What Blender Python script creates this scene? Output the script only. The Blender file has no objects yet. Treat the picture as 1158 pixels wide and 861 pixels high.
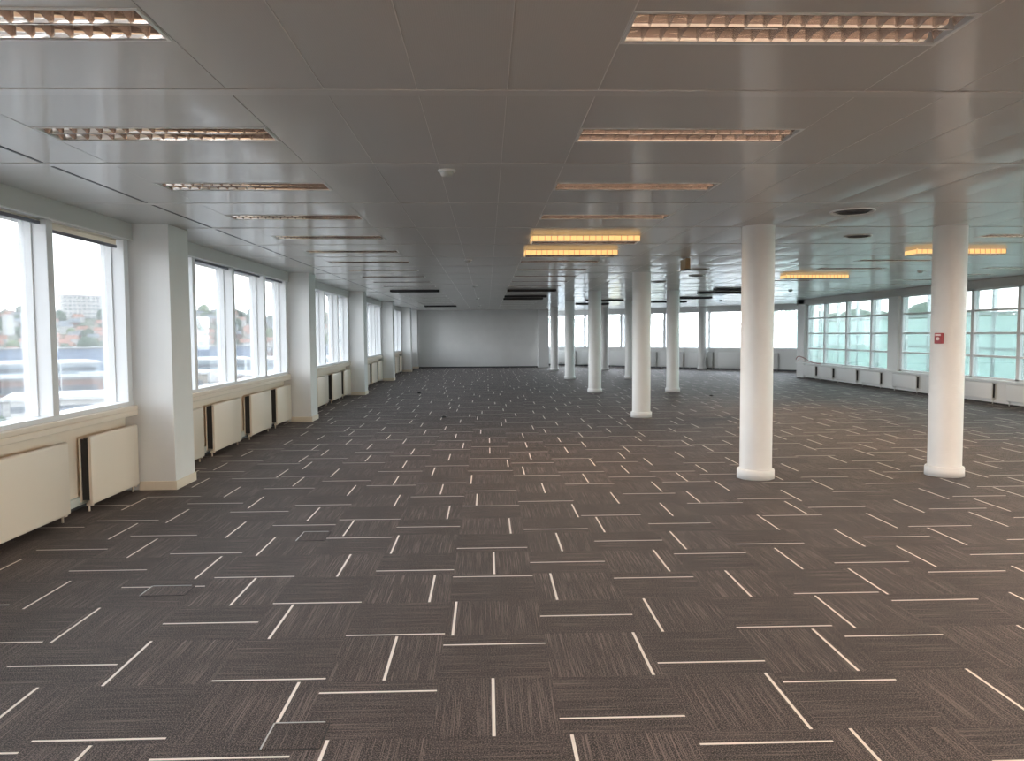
import bpy, bmesh, math, random
from mathutils import Vector, Matrix
random.seed(7)
C = bpy.context.scene.collection
PI = math.pi
H = 2.605            # ceiling height
OX, OY, T = .2743, .3704, .5     # carpet tile grid

# ------------------------------------------------------------------ materials
def nm(name):
    m = bpy.data.materials.new(name); m.use_nodes = True
    nt = m.node_tree; b = nt.nodes['Principled BSDF']
    return m, nt, b
def N(nt, t, **k):
    n = nt.nodes.new(t)
    for a, v in k.items():
        if a in n.inputs: n.inputs[a].default_value = v
        else: setattr(n, a, v)
    return n
def pm(name, col, rough=.5, metal=0, spec=.5, coat=0, coatr=.1, noise=0, nscale=6, bump=0, bscale=60, emit=None, es=0):
    m, nt, b = nm(name); L = nt.links
    b.inputs['Base Color'].default_value = (*col, 1); b.inputs['Roughness'].default_value = rough
    b.inputs['Metallic'].default_value = metal; b.inputs['Specular IOR Level'].default_value = spec
    b.inputs['Coat Weight'].default_value = coat; b.inputs['Coat Roughness'].default_value = coatr
    tc = N(nt, 'ShaderNodeTexCoord')
    if noise:
        n = N(nt, 'ShaderNodeTexNoise', Scale=nscale, Detail=4.0); L.new(tc.outputs['Object'], n.inputs['Vector'])
        r = N(nt, 'ShaderNodeMapRange'); r.inputs['From Min'].default_value = .3; r.inputs['From Max'].default_value = .7
        r.inputs['To Min'].default_value = 1-noise; r.inputs['To Max'].default_value = 1+noise
        L.new(n.outputs['Fac'], r.inputs['Value'])
        v = N(nt, 'ShaderNodeVectorMath', operation='SCALE'); v.inputs[0].default_value = col
        L.new(r.outputs['Result'], v.inputs['Scale']); L.new(v.outputs['Vector'], b.inputs['Base Color'])
    if bump:
        n = N(nt, 'ShaderNodeTexNoise', Scale=bscale, Detail=3.0); L.new(tc.outputs['Object'], n.inputs['Vector'])
        bp = N(nt, 'ShaderNodeBump', Strength=bump, Distance=.01); L.new(n.outputs['Fac'], bp.inputs['Height']); L.new(bp.outputs['Normal'], b.inputs['Normal'])
    if emit: b.inputs['Emission Color'].default_value = (*emit, 1); b.inputs['Emission Strength'].default_value = es
    return m
M = {}
M['paint'] = pm('white_wall_paint', (.82, .82, .81), .6, noise=.02, nscale=3, bump=.05, bscale=120)
M['column'] = pm('column_paint', (.83, .825, .81), .45, noise=.02, nscale=4, bump=.05, bscale=150)
M['cream'] = pm('cream_enamel', (.88, .775, .65), .35, coat=.2)
M['parapet'] = pm('cream_wall_paint', (.84, .74, .62), .55, noise=.02)
M['alu'] = pm('white_lacquered_aluminium', (.80, .81, .82), .35)
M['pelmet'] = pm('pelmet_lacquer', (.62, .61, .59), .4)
M['rightpaint'] = pm('white_enamel', (.80, .81, .80), .4)
M['skirt'] = pm('cream_skirting', (.84, .75, .62), .45)
M['darkskirt'] = pm('dark_skirting', (.05, .055, .065), .5)
M['dark'] = pm('dark_steel', (.03, .03, .032), .5)
M['black'] = pm('black_plastic', (.012, .012, .013), .4)
M['void'] = pm('painted_gap_shadow', (.05, .05, .05), .8)  # shade of gaps and recesses put into a near-black colour
M['slab'] = pm('raw_slab', (.12, .12, .12), .9)
M['blindcloth'] = pm('blind_cloth', (.84, .80, .72), .8)
M['blindbar'] = pm('blind_bar', (.16, .16, .20), .4)
M['mirror'] = pm('polished_louvre_aluminium', (.74, .65, .58), .04, metal=1)
M['blade'] = pm('satin_blade_aluminium', (.92, .89, .86), .22, metal=.85)
M['reflector'] = pm('satin_reflector', (.80, .74, .68), .3, metal=.7)
M['tubeoff'] = pm('unlit_tube', (.75, .75, .73), .25)
M['tubeon'] = pm('lit_tube', (.9, .8, .5), .4, emit=(1.0, .62, .25), es=3.0)
M['glow'] = pm('lit_side_diffuser', (.8, .6, .3), .5, emit=(1.0, .60, .22), es=.58)
M['fillwarm'] = pm('warm_fill_emitter', (.9, .8, .7), .5, emit=(1.0, .74, .54), es=33.0)  # glow of the added out-of-view fill panels
M['trimwhite'] = pm('white_trim', (.8, .8, .78), .35)
M['brown'] = pm('aged_sign_plastic', (.36, .24, .12), .5)
M['red'] = pm('red_plastic', (.35, .02, .03), .4)
M['pinkwhite'] = pm('white_button', (.85, .7, .68), .4)
M['detector'] = pm('detector_plastic', (.55, .55, .52), .3, coat=.4)
M['cablered'] = pm('dusty_red_cable', (.35, .16, .15), .6)
# exterior
M['roofred'] = pm('clay_roof', (.20, .09, .06), .8, noise=.2, nscale=.5)
M['roofgrey'] = pm('slate_roof', (.10, .11, .12), .8, noise=.2, nscale=.5)
M['renderwhite'] = pm('pale_render', (.38, .37, .35), .8, noise=.05, nscale=.3)
M['rendercream'] = pm('cream_render', (.28, .24, .19), .8, noise=.05, nscale=.3)
M['brick'] = pm('red_brick', (.16, .08, .06), .85, noise=.15, nscale=.6)
M['tree'] = pm('green_foliage', (.030, .050, .026), .9, noise=.35, nscale=.6)
M['treeyellow'] = pm('yellow_foliage', (.22, .18, .03), .9, noise=.3, nscale=.6)
M['treelight'] = pm('light_green_foliage', (.07, .095, .035), .9, noise=.3, nscale=.6)
M['trunk'] = pm('bark', (.09, .07, .05), .9)
M['blueshed'] = pm('blue_grey_cladding', (.11, .15, .22), .6, noise=.04, nscale=.1)
M['whiteroof'] = pm('white_membrane_roof', (.42, .42, .41), .7, noise=.06, nscale=.05)
M['greyroof'] = pm('grey_gravel_roof', (.16, .16, .16), .9, noise=.1, nscale=.2)
M['paleglassy'] = pm('pale_blue_facade', (.20, .26, .30), .4)
M['winddark'] = pm('dark_windows', (.06, .07, .09), .25)
M['deck'] = pm('terrace_paving', (.42, .42, .40), .8, noise=.08, nscale=2)
M['soffit'] = pm('soffit_panel', (.55, .56, .55), .35)
M['steelrail'] = pm('pale_steel', (.55, .57, .57), .4)

def cloth(name, col):
    m, nt, b = nm(name); tl = N(nt, 'ShaderNodeBsdfTranslucent'); tl.inputs[0].default_value = (*col, 1); b.inputs['Base Color'].default_value = (*col, 1); b.inputs['Roughness'].default_value = .9
    mx = N(nt, 'ShaderNodeMixShader'); mx.inputs[0].default_value = .4; nt.links.new(b.outputs[0], mx.inputs[1]); nt.links.new(tl.outputs[0], mx.inputs[2]); nt.links.new(mx.outputs[0], nt.nodes['Material Output'].inputs['Surface']); return m
M['blindcloth'] = cloth('translucent_blind_cloth', (.84, .78, .70))
def ground_mat(name, a, b_, sc):
    m, nt, b = nm(name); L = nt.links
    tc = N(nt, 'ShaderNodeTexCoord'); n = N(nt, 'ShaderNodeTexNoise', Scale=sc, Detail=6.0); L.new(tc.outputs['Object'], n.inputs['Vector'])
    r = N(nt, 'ShaderNodeValToRGB'); r.color_ramp.elements[0].position = .42; r.color_ramp.elements[1].position = .58
    r.color_ramp.elements[0].color = (*a, 1); r.color_ramp.elements[1].color = (*b_, 1)
    L.new(n.outputs['Fac'], r.inputs['Fac']); L.new(r.outputs['Color'], b.inputs['Base Color']); b.inputs['Roughness'].default_value = .9
    return m
M['hill'] = ground_mat('hillside_ground', (.035, .055, .025), (.09, .09, .06), .02)
M['yard'] = ground_mat('asphalt_yards', (.10, .10, .10), (.17, .16, .15), .03)

def glass(name, tint, veil, dcol=(.8, .85, .88), rough=.0):
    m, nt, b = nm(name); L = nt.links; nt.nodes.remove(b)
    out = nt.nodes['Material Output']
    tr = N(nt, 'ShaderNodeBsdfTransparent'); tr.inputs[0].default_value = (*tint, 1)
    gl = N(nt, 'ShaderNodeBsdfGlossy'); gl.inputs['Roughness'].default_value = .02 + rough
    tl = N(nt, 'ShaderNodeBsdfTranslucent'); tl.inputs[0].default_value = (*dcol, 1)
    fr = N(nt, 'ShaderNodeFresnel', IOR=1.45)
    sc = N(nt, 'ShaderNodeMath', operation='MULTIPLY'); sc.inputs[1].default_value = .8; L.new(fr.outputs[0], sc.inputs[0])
    m1 = N(nt, 'ShaderNodeMixShader'); m1.inputs[0].default_value = veil; L.new(tr.outputs[0], m1.inputs[1]); L.new(tl.outputs[0], m1.inputs[2])  # translucent share veils the view, imitating haze
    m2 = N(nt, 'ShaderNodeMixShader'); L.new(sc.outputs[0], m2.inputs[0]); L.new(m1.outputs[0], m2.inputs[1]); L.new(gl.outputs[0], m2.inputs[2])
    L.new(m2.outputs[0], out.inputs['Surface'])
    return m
M['glass'] = glass('veiled_window_glass', (.96, .97, .97), .05)  # outdoor haze put into the pane as a pale veil
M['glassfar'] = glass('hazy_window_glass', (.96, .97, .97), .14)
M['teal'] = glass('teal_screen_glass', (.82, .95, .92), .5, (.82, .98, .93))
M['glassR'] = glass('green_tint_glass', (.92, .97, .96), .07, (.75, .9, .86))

def carpet_mat():
    m, nt, b = nm('carpet_tile_yarn'); L = nt.links
    uv = N(nt, 'ShaderNodeUVMap'); uv.uv_map = 'UVMap'
    def nz(sx, sy, det=2.0):
        mp = N(nt, 'ShaderNodeMapping'); mp.inputs['Scale'].default_value = (sx, sy, 1); L.new(uv.outputs[0], mp.inputs['Vector'])
        n = N(nt, 'ShaderNodeTexNoise', Scale=1.0, Detail=det, Roughness=.6); L.new(mp.outputs[0], n.inputs['Vector']); return n
    fleck = nz(185, 185, 1.0); streak = nz(400, 2.2, 1.0); streakb = nz(48, 1.6, 1.0); line = nz(150, 9, 2.0)
    def ramp(n, lo, hi):
        r = N(nt, 'ShaderNodeMapRange'); r.inputs['From Min'].default_value = lo; r.inputs['From Max'].default_value = hi; L.new(n.outputs['Fac'], r.inputs['Value']); return r
    f = ramp(fleck, .50, .62); s = ramp(streak, .55, .62); s2 = ramp(streakb, .35, .58)
    # streak visible only where broad band allows
    mu = N(nt, 'ShaderNodeMath', operation='MULTIPLY'); L.new(s.outputs[0], mu.inputs[0]); L.new(s2.outputs[0], mu.inputs[1])
    mf = N(nt, 'ShaderNodeMath', operation='MULTIPLY'); L.new(f.outputs[0], mf.inputs[0]); mf.inputs[1].default_value = .85
    ad = N(nt, 'ShaderNodeMath', operation='ADD', use_clamp=True); L.new(mu.outputs[0], ad.inputs[0]); L.new(mf.outputs[0], ad.inputs[1])
    at = N(nt, 'ShaderNodeAttribute'); at.attribute_name = 'tone'
    mx = N(nt, 'ShaderNodeMix', data_type='RGBA'); mx.inputs[6].default_value = (.018, .0138, .013, 1); mx.inputs[7].default_value = (.25, .19, .17, 1)
    L.new(ad.outputs[0], mx.inputs[0])
    vs = N(nt, 'ShaderNodeVectorMath', operation='SCALE'); L.new(mx.outputs[2], vs.inputs[0]); L.new(at.outputs['Fac'], vs.inputs['Scale'])
    L.new(vs.outputs[0], b.inputs['Base Color']); b.inputs['Roughness'].default_value = .62
    b.inputs['Specular IOR Level'].default_value = .30; b.inputs['Sheen Weight'].default_value = .06; b.inputs['Sheen Roughness'].default_value = .5
    bp = N(nt, 'ShaderNodeBump', Strength=.5, Distance=.004); L.new(ad.outputs[0], bp.inputs['Height']); L.new(bp.outputs[0], b.inputs['Normal'])
    return m
M['carpet'] = carpet_mat()
M['stripe'] = pm('carpet_pale_yarn', (.93, .85, .77), .9, noise=.06, nscale=220)

def ceil_mat():
    m, nt, b = nm('lacquered_metal_ceiling'); L = nt.links
    tc = N(nt, 'ShaderNodeTexCoord')
    w = N(nt, 'ShaderNodeTexWave', Scale=38.0, Distortion=0.0); w.bands_direction = 'X'; L.new(tc.outputs['Object'], w.inputs['Vector'])
    n = N(nt, 'ShaderNodeTexNoise', Scale=.9, Detail=2.0); L.new(tc.outputs['Object'], n.inputs['Vector'])
    r = N(nt, 'ShaderNodeMapRange'); r.inputs['To Min'].default_value = .95; r.inputs['To Max'].default_value = 1.0; L.new(w.outputs['Fac'], r.inputs['Value'])
    vs = N(nt, 'ShaderNodeVectorMath', operation='SCALE'); vs.inputs[0].default_value = (.60, .585, .56); L.new(r.outputs[0], vs.inputs['Scale'])
    L.new(vs.outputs[0], b.inputs['Base Color'])
    b.inputs['Roughness'].default_value = .34; b.inputs['Specular IOR Level'].default_value = .35
    b.inputs['Coat Weight'].default_value = .42; b.inputs['Coat Roughness'].default_value = .10; b.inputs['Coat IOR'].default_value = 1.5
    return m
M['ceil'] = ceil_mat()
M['band'] = pm('ceiling_carrier_lacquer', (.64, .625, .60), .34, coat=.5, coatr=.12)

# ------------------------------------------------------------------ mesh helpers
def box(bm, x0, x1, y0, y1, z0, z1):
    vs = [bm.verts.new(p) for p in ((x0,y0,z0),(x1,y0,z0),(x1,y1,z0),(x0,y1,z0),(x0,y0,z1),(x1,y0,z1),(x1,y1,z1),(x0,y1,z1))]
    fs = []
    for f in ((0,3,2,1),(4,5,6,7),(0,1,5,4),(1,2,6,5),(2,3,7,6),(3,0,4,7)): fs.append(bm.faces.new([vs[i] for i in f]))
    return vs, fs
def cyl(bm, x, y, z0, z1, r, n=24, r2=None, axis='Z'):
    r2 = r if r2 is None else r2
    def P(a, rr, t):
        c, s = math.cos(a)*rr, math.sin(a)*rr
        if axis == 'Z': return (x+c, y+s, t)
        if axis == 'X': return (t, x+c, y+s)     # x,y -> Y,Z
        return (x+c, t, y+s)                      # axis Y: x,y -> X,Z
    A = [bm.verts.new(P(2*PI*i/n, r, z0)) for i in range(n)]; B = [bm.verts.new(P(2*PI*i/n, r2, z1)) for i in range(n)]
    for i in range(n):
        f = bm.faces.new((A[i], A[(i+1) % n], B[(i+1) % n], B[i])); f.smooth = True
    bm.faces.new(A[::-1]); bm.faces.new(B)
def lathe(bm, prof, n=32, ox=0, oy=0):
    rings = []
    for r, z in prof:
        rings.append([bm.verts.new((ox+r*math.cos(2*PI*i/n), oy+r*math.sin(2*PI*i/n), z)) for i in range(n)] if r > 1e-6 else [bm.verts.new((ox, oy, z))])
    for a, b in zip(rings, rings[1:]):
        for i in range(n):
            j = (i+1) % n
            if len(a) == 1 and len(b) == 1: continue
            if len(a) == 1: f = bm.faces.new((a[0], b[j], b[i]))
            elif len(b) == 1: f = bm.faces.new((a[i], a[j], b[0]))
            else: f = bm.faces.new((a[i], a[j], b[j], b[i]))
            f.smooth = True
def B(): return bmesh.new()
def obj(name, bm, mat, parent=None, bevel=0, seg=2):
    me = bpy.data.meshes.new(name)
    bmesh.ops.recalc_face_normals(bm, faces=bm.faces[:])
    bm.to_mesh(me); bm.free()
    for m in (mat if isinstance(mat, list) else [mat]): me.materials.append(m)
    o = bpy.data.objects.new(name, me); C.objects.link(o)
    if parent: o.parent = parent
    if bevel:
        md = o.modifiers.new('bevel', 'BEVEL'); md.width = bevel; md.segments = seg; md.limit_method = 'ANGLE'; md.angle_limit = 1.0
    return o
def thing(name, label, cat, loc=(0,0,0), rz=0, group=None):
    o = bpy.data.objects.new(name, None); C.objects.link(o); o.location = loc; o.rotation_euler = (0,0,rz)
    o.empty_display_size = .1
    o['label'] = label; o['category'] = cat
    if group: o['group'] = group
    return o
def tag(o, label, cat, group=None, kind=None):
    o['label'] = label; o['category'] = cat
    if group: o['group'] = group
    if kind: o['kind'] = kind
    return o
def struct(name, bm, mat, bevel=0):
    o = obj(name, bm, mat, None, bevel); o['kind'] = 'structure'; return o
def sempty(name):
    o = bpy.data.objects.new(name, None); C.objects.link(o); o['kind'] = 'structure'; return o
def dup(root, loc, rz=0, label=None, group=None, scale=None):
    r = root.copy(); C.objects.link(r); r.location = loc; r.rotation_euler = (0,0,rz)
    if scale: r.scale = scale
    if label: r['label'] = label
    if group: r['group'] = group
    for ch in list(root.children):
        c = ch.copy(); C.objects.link(c); c.parent = r
        for g in ch.children:
            d = g.copy(); C.objects.link(d); d.parent = c
    return r
ORD = ['first','second','third','fourth','fifth','sixth','seventh','eighth','ninth','tenth','eleventh','twelfth','thirteenth','fourteenth','fifteenth','sixteenth','seventeenth','eighteenth','nineteenth','twentieth','twenty-first','twenty-second','twenty-third','twenty-fourth']

# ------------------------------------------------------------------ camera
cam = bpy.data.cameras.new('camera'); cam.sensor_width = 36; cam.lens = 883.7/1158*36; cam.clip_end = 3000
co = bpy.data.objects.new('camera', cam); C.objects.link(co)
p, y, r = .05966, .03164, .00634
cp, sp, cy, sy = math.cos(p), math.sin(p), math.cos(y), math.sin(y)
F = Vector((sy*cp, cy*cp, -sp)); R0 = Vector((cy, -sy, 0)); D0 = F.cross(R0)
Rr = math.cos(r)*R0 + math.sin(r)*D0; Dr = -math.sin(r)*R0 + math.cos(r)*D0
mat = Matrix((Rr, -Dr, -F)).transposed().to_4x4(); mat.translation = (0, 0, 1.5194)
co.matrix_world = mat
bpy.context.scene.camera = co

# ------------------------------------------------------------------ room outline
XL = -3.56           # inner face of the parapet on the window wall
XR = 10.56           # right glazed wall
YB = -6.0            # behind the camera
YE = 35.45           # end wall
YC = 26.2            # corner of the right wall
XO = 15.0
DA = Vector((2.45, 38.43)); DB = Vector((12.45, 29.43))     # far oblique window wall, inner face
dd = (DB-DA).normalized(); dn = Vector((-dd.y, dd.x))      # dn points outwards (up/right)
if dn.y < 0: dn = -dn
RA = Vector((10.70, 26.2)); rd = (DB-RA).normalized(); rn_out = Vector((rd.y, -rd.x))   # return wall from the corner to the far windows
def clip_return(bm):
    bmesh.ops.bisect_plane(bm, geom=bm.verts[:]+bm.edges[:]+bm.faces[:], plane_co=(RA.x, RA.y, 0), plane_no=(rn_out.x, rn_out.y, 0), clear_outer=True, dist=1e-5)
def clip_room(bm):
    g = bm.verts[:]+bm.edges[:]+bm.faces[:]
    bmesh.ops.bisect_plane(bm, geom=g, plane_co=(DA.x, DA.y, 0), plane_no=(dn.x, dn.y, 0), clear_outer=True, dist=1e-5)

# carpet
OFFS = {(-8,11):79,(-8,13):40,(-7,8):15,(-7,9):6,(-7,10):46,(-7,11):75,(-7,12):20,(-7,13):3,(-7,14):10,(-7,16):79,(-6,7):3,(-6,8):24,(-6,9):42,(-6,10):48,(-6,11):18,(-6,12):20,(-6,13):45,(-6,14):47,(-6,15):91,(-6,16):92,(-5,5):53,(-5,6):45,(-5,7):9,(-5,8):71,(-5,9):77,(-5,10):16,(-5,11):49,(-5,12):73,(-5,13):22,(-5,14):77,(-5,15):51,(-5,16):9,(-4,4):48,(-4,5):8,(-4,6):8,(-4,7):47,(-4,8):53,(-4,9):4,(-4,10):24,(-4,11):72,(-4,12):48,(-4,13):20,(-4,14):78,(-4,15):50,(-4,16):7,(-3,4):78,(-3,5):78,(-3,6):6,(-3,7):24,(-3,8):4,(-3,9):54,(-3,10):88,(-3,11):25,(-3,12):4,(-3,13):78,(-3,14):94,(-3,15):53,(-3,16):56,(-2,4):23,(-2,5):78,(-2,6):52,(-2,7):5,(-2,8):77,(-2,9):21,(-2,10):9,(-2,11):50,(-2,12):77,(-2,13):80,(-2,14):54,(-2,15):14,(-2,16):24,(-1,5):48,(-1,6):76,(-1,7):8,(-1,8):91,(-1,9):52,(-1,10):22,(-1,11):79,(-1,12):95,(-1,13):24,(-1,14):28,(-1,15):10,(0,4):7,(0,5):25,(0,6):91,(0,7):50,(0,8):23,(0,9):48,(0,10):48,(0,11):24,(0,12):94,(0,13):27,(0,14):54,(0,15):87,(0,16):24,(1,4):82,(1,5):91,(1,6):25,(1,7):22,(1,8):76,(1,9):76,(1,10):50,(1,11):23,(1,12):11,(1,13):79,(1,14):85,(1,15):50,(2,4):21,(2,5):81,(2,6):76,(2,7):8,(2,8):47,(2,9):78,(2,10):23,(2,11):49,(2,12):52,(2,13):83,(2,14):79,(2,15):56,(2,16):51,(3,5):74,(3,6):79,(3,7):21,(3,8):8,(3,9):48,(3,10):23,(3,11):93,(3,12):94,(3,13):25,(3,14):95,(3,15):54,(3,16):16,(4,6):90,(4,7):79,(4,8):7,(4,9):25,(4,10):78,(4,11):93,(4,12):78,(4,13):23,(4,14):9,(4,15):76,(5,7):50,(5,8):80,(5,9):23,(5,10):50,(5,11):78,(5,12):49,(5,13):9,(5,14):76,(5,15):52,(6,8):21,(6,9):53,(6,10):25,(6,11):9,(6,12):77,(6,13):78,(6,14):11,(6,15):28,(7,10):25,(7,11):53,(7,12):25,(7,13):79,(7,14):52,(7,15):81,(8,11):56,(8,12):25,(8,13):23,(8,14):80,(9,13):27,(9,14):8,(9,15):82,(10,15):25}
def carpet(na, nb, nm_):
    bm = B(); uvl = bm.loops.layers.uv.new('UVMap'); tl = bm.faces.layers.float.new('tone')
    rnd = random.Random(3+na)
    W = .0135
    def quad(x0, x1, y0, y1, mi, ori, tone, m, n):
        f = bm.faces.new([bm.verts.new(q) for q in ((x0,y0,0),(x1,y0,0),(x1,y1,0),(x0,y1,0))])
        f.material_index = mi; f[tl] = tone
        for l in f.loops:
            a, b = l.vert.co.x, l.vert.co.y
            l[uvl].uv = ((a, b) if ori else (b, a))
            l[uvl].uv = (l[uvl].uv[0]+m*.37, l[uvl].uv[1]+n*.61)
    for m in range(-9, 30):
        for n in range(na, nb):
            x0, y0 = OX+m*T, OY+n*T; x1, y1 = x0+T, y0+T
            if y1 < YC and x0 > 10.9: continue
            if y0 > YE+.4 and x1 < 2.2: continue
            ori = (m+n) % 2 == 0
            off = OFFS.get((m, n)); o = off/100 if off is not None else rnd.choice((.08,.235,.5,.5,.78,.78,.915,.235))
            tone = (1.0 if ori else .84)*rnd.uniform(.93, 1.07)  # crosswise tiles darker: pile-direction shading put into the colour
            x0c, x1c = max(x0, -3.75), min(x1, 10.9 if y0 < YC-.2 else 30)
            g = .0008
            if ori:
                s = x0+o*T
                for a, b, mi in ((x0c, s-W/2, 0), (s-W/2, s+W/2, 1), (s+W/2, x1c, 0)):
                    a = max(a, x0c); b = min(b, x1c)
                    if b > a: quad(a, b, y0, y1, mi, True, tone, m, n)
            else:
                s = y0+o*T
                for a, b, mi in ((y0, s-W/2, 0), (s-W/2, s+W/2, 1), (s+W/2, y1, 0)):
                    if x1c > x0c: quad(x0c, x1c, a, b, mi, False, tone, m, n)
    clip_room(bm)
    if na > 0: clip_return(bm)
    struct(nm_, bm, [M['carpet'], M['stripe']])
carpet(-14, 52, 'floor'); carpet(52, 77, 'floor.001')
bm = B(); box(bm, -3.8, 10.75, YB-.3, 40, -.35, -.004); clip_room(bm)
# slab edge kept inside the right wall
sl = struct('trim_1', bm, M['slab'])
bm = B(); box(bm, 10.75, XO, YC, 40, -.35, -.004); clip_room(bm); clip_return(bm); struct('trim_14', bm, M['slab'])

# ceiling
PITCH = 1.5; BAND0 = 3.59
XJ = [-3.43,-2.76,-2.36,-1.14,-.71,-.30,.10,.505,1.71,2.13,2.525,2.93,3.41,3.86,4.30,4.72,5.13,5.65,6.88,7.30,7.72,8.15,8.57,9.80,10.20,10.62]
XJ2 = [11.0,11.45,11.9,12.4,12.9,13.4,13.9,14.4,15.0]
LIGHTX = {-2.36:1, .505:1, 5.65:1, 8.57:1}
dropped = set()
def has_light(xj, k):
    c = BAND0-.75+PITCH*k
    if xj == -2.36: return YB < c < 34.8
    if xj == .505: return YB < c < 34.8
    if xj == 5.65: return c < 27.5
    if xj == 8.57: return c < 26
def ceiling(ka, kb, nm_):
    bm = B(); rnd = random.Random(5+ka)
    def panel(x0, x1, y0, y1, amp, nx=4, ny=8):
        g = .0016; x0 += g; x1 -= g
        tx, ty = rnd.uniform(-.0012,.0012), rnd.uniform(-.0012,.0012); ph = rnd.uniform(0, 6)
        rows = []
        for j in range(ny+1):
            v = j/ny; row = []
            for i in range(nx+1):
                u = i/nx
                s = (4*u*(1-u))*(1-(2*v-1)**4)
                z = H - amp*s + tx*(u-.5) + ty*(v-.5) + .0004*math.sin(7*v+ph)*math.sin(PI*u)
                row.append(bm.verts.new((x0+(x1-x0)*u, y0+(y1-y0)*v, z)))
            rows.append(row)
        for j in range(ny):
            for i in range(nx):
                f = bm.faces.new((rows[j][i], rows[j+1][i], rows[j+1][i+1], rows[j][i+1])); f.smooth = True
        # turned-up flanges
        for e in (0, nx):
            a = rows[0][e]; b = rows[ny][e]
            bm.faces.new([bm.verts.new(q) for q in ((a.co.x, a.co.y, a.co.z), (b.co.x, b.co.y, b.co.z), (b.co.x, b.co.y, H+.03), (a.co.x, a.co.y, H+.03))])
    for k in range(ka, kb):
        y0 = BAND0-PITCH+PITCH*k+.045; y1 = BAND0+PITCH*k-.045; c = (y0+y1)/2
        js = XJ if c < YC else XJ+XJ2
        if y0 > YE and c > YE: js = [j for j in js if j > 2.0]
        for a, b in zip(js, js[1:]):
            amp = rnd.uniform(.0005, .0022) if a < 2 else rnd.uniform(.002, .006)
            if a in LIGHTX and has_light(a, k):
                panel(a, b, y0, c-.139, amp*.6, 6, 4); panel(a, b, c+.139, y1, amp*.6, 6, 4)
                panel(a, a+.018, c-.139, c+.139, 0, 1, 1); panel(b-.018, b, c-.139, c+.139, 0, 1, 1)
            else: panel(a, b, y0, y1, amp)
    clip_room(bm)
    if ka > 0: clip_return(bm)
    struct(nm_, bm, M['ceil'])
    if ka > 0: return
    bm = B()
    for k in range(-8, 24):
        c = BAND0+PITCH*k
        xa = -3.43 if c < YE else 2.4
        box(bm, xa, 10.62 if c < YC else 10.7+(c-26.2)*.54, c-.043, c+.043, H-.0045, H+.02)
    clip_room(bm)
    o = struct('trim_2', bm, M['band'], bevel=.003)
    bm = B(); box(bm, -3.8, 12.3, YB-.3, 40, 2.78, 3.1); clip_room(bm); struct('ceiling.002', bm, M['slab'])
ceiling(-7, 16, 'ceiling'); ceiling(16, 24, 'ceiling.001')

# ------------------------------------------------------------------ window wall (left)
# each bay: 5.5 m of glazing between square pillars; S = bay start
SB = [2.26+6*k for k in range(-2, 6)]
MUL = [.06, 1.16, 2.61, 4.11, 5.42]
def left_bay(i, s, e):
    w = sempty('window_%d' % (i+1))
    f = B()
    muls = [m for m in MUL if s+m < e+.01]
    if e-s < 5.4: muls = [.06, 1.16, e-s-.05]
    box(f, -3.66, -3.47, s, e, .845, .885)                 # bottom rail
    box(f, -3.66, -3.50, s, e, 2.445, 2.60)
    for m in muls:
        box(f, -3.66, -3.575, s+m-.055, s+m+.055, .885, 2.445)
        box(f, -3.575, -3.46, s+m-.045, s+m+.045, .885, 2.445)
        box(f, -3.69, -3.66, s+m-.03, s+m+.03, .885, 2.445)
    obj('frame', f, M['alu'], w, bevel=.004)
    for a, b in zip(muls, muls[1:]):
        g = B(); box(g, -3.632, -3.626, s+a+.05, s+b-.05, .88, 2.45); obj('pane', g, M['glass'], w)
    f = B(); box(f, -3.70, -3.43, s, e, .80, .845); box(f, -3.455, -3.43, s, e, .748, .80)
    obj('sill', f, M['cream'], w, bevel=.008)
for i, s in enumerate(SB):
    e = s+5.5 if s < 32 else 34.75
    left_bay(i, s, e)
bm = B(); box(bm, -3.80, XL, YB, YE, .12, .80); struct('wall_left', bm, M['parapet'])
bm = B(); box(bm, -3.80, -3.62, YB, YE, -.01, .12); struct('wall_left.001', bm, M['void'])
bm = B()
for s in SB: box(bm, -3.60, -3.535, s, min(s+5.5, 34.75), .055, .13)
struct('baseboard_left', bm, pm('trunking_lacquer', (.62, .64, .60), .4), bevel=.006)
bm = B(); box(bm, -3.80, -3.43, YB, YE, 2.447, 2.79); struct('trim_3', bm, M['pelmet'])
bm = B(); box(bm, -3.445, -3.424, YB, YE, 2.442, 2.452); struct('trim_4', bm, M['trimwhite'])
bm = B()
for xj in (-.71, -.30, .10, .505, 1.71, 2.13, 2.525, 3.41, 5.13):
    for k in range(-7, 21):
        yy = BAND0+PITCH*k
        box(bm, xj-.0022, xj+.0010, yy+.05, yy+1.45, H-.0022, H+.004)
struct('trim_13', bm, pm('pale_joint_lacquer', (.76, .745, .71), .3))
# linear air slot along the window wall
bm = B()
for k in range(-6, 22):
    yy = BAND0+PITCH*k
    if yy+1.4 < YE: box(bm, -2.772, -2.752, yy+.06, yy+1.44, H-.003, H+.004)
struct('trim_5', bm, M['black'])

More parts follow.
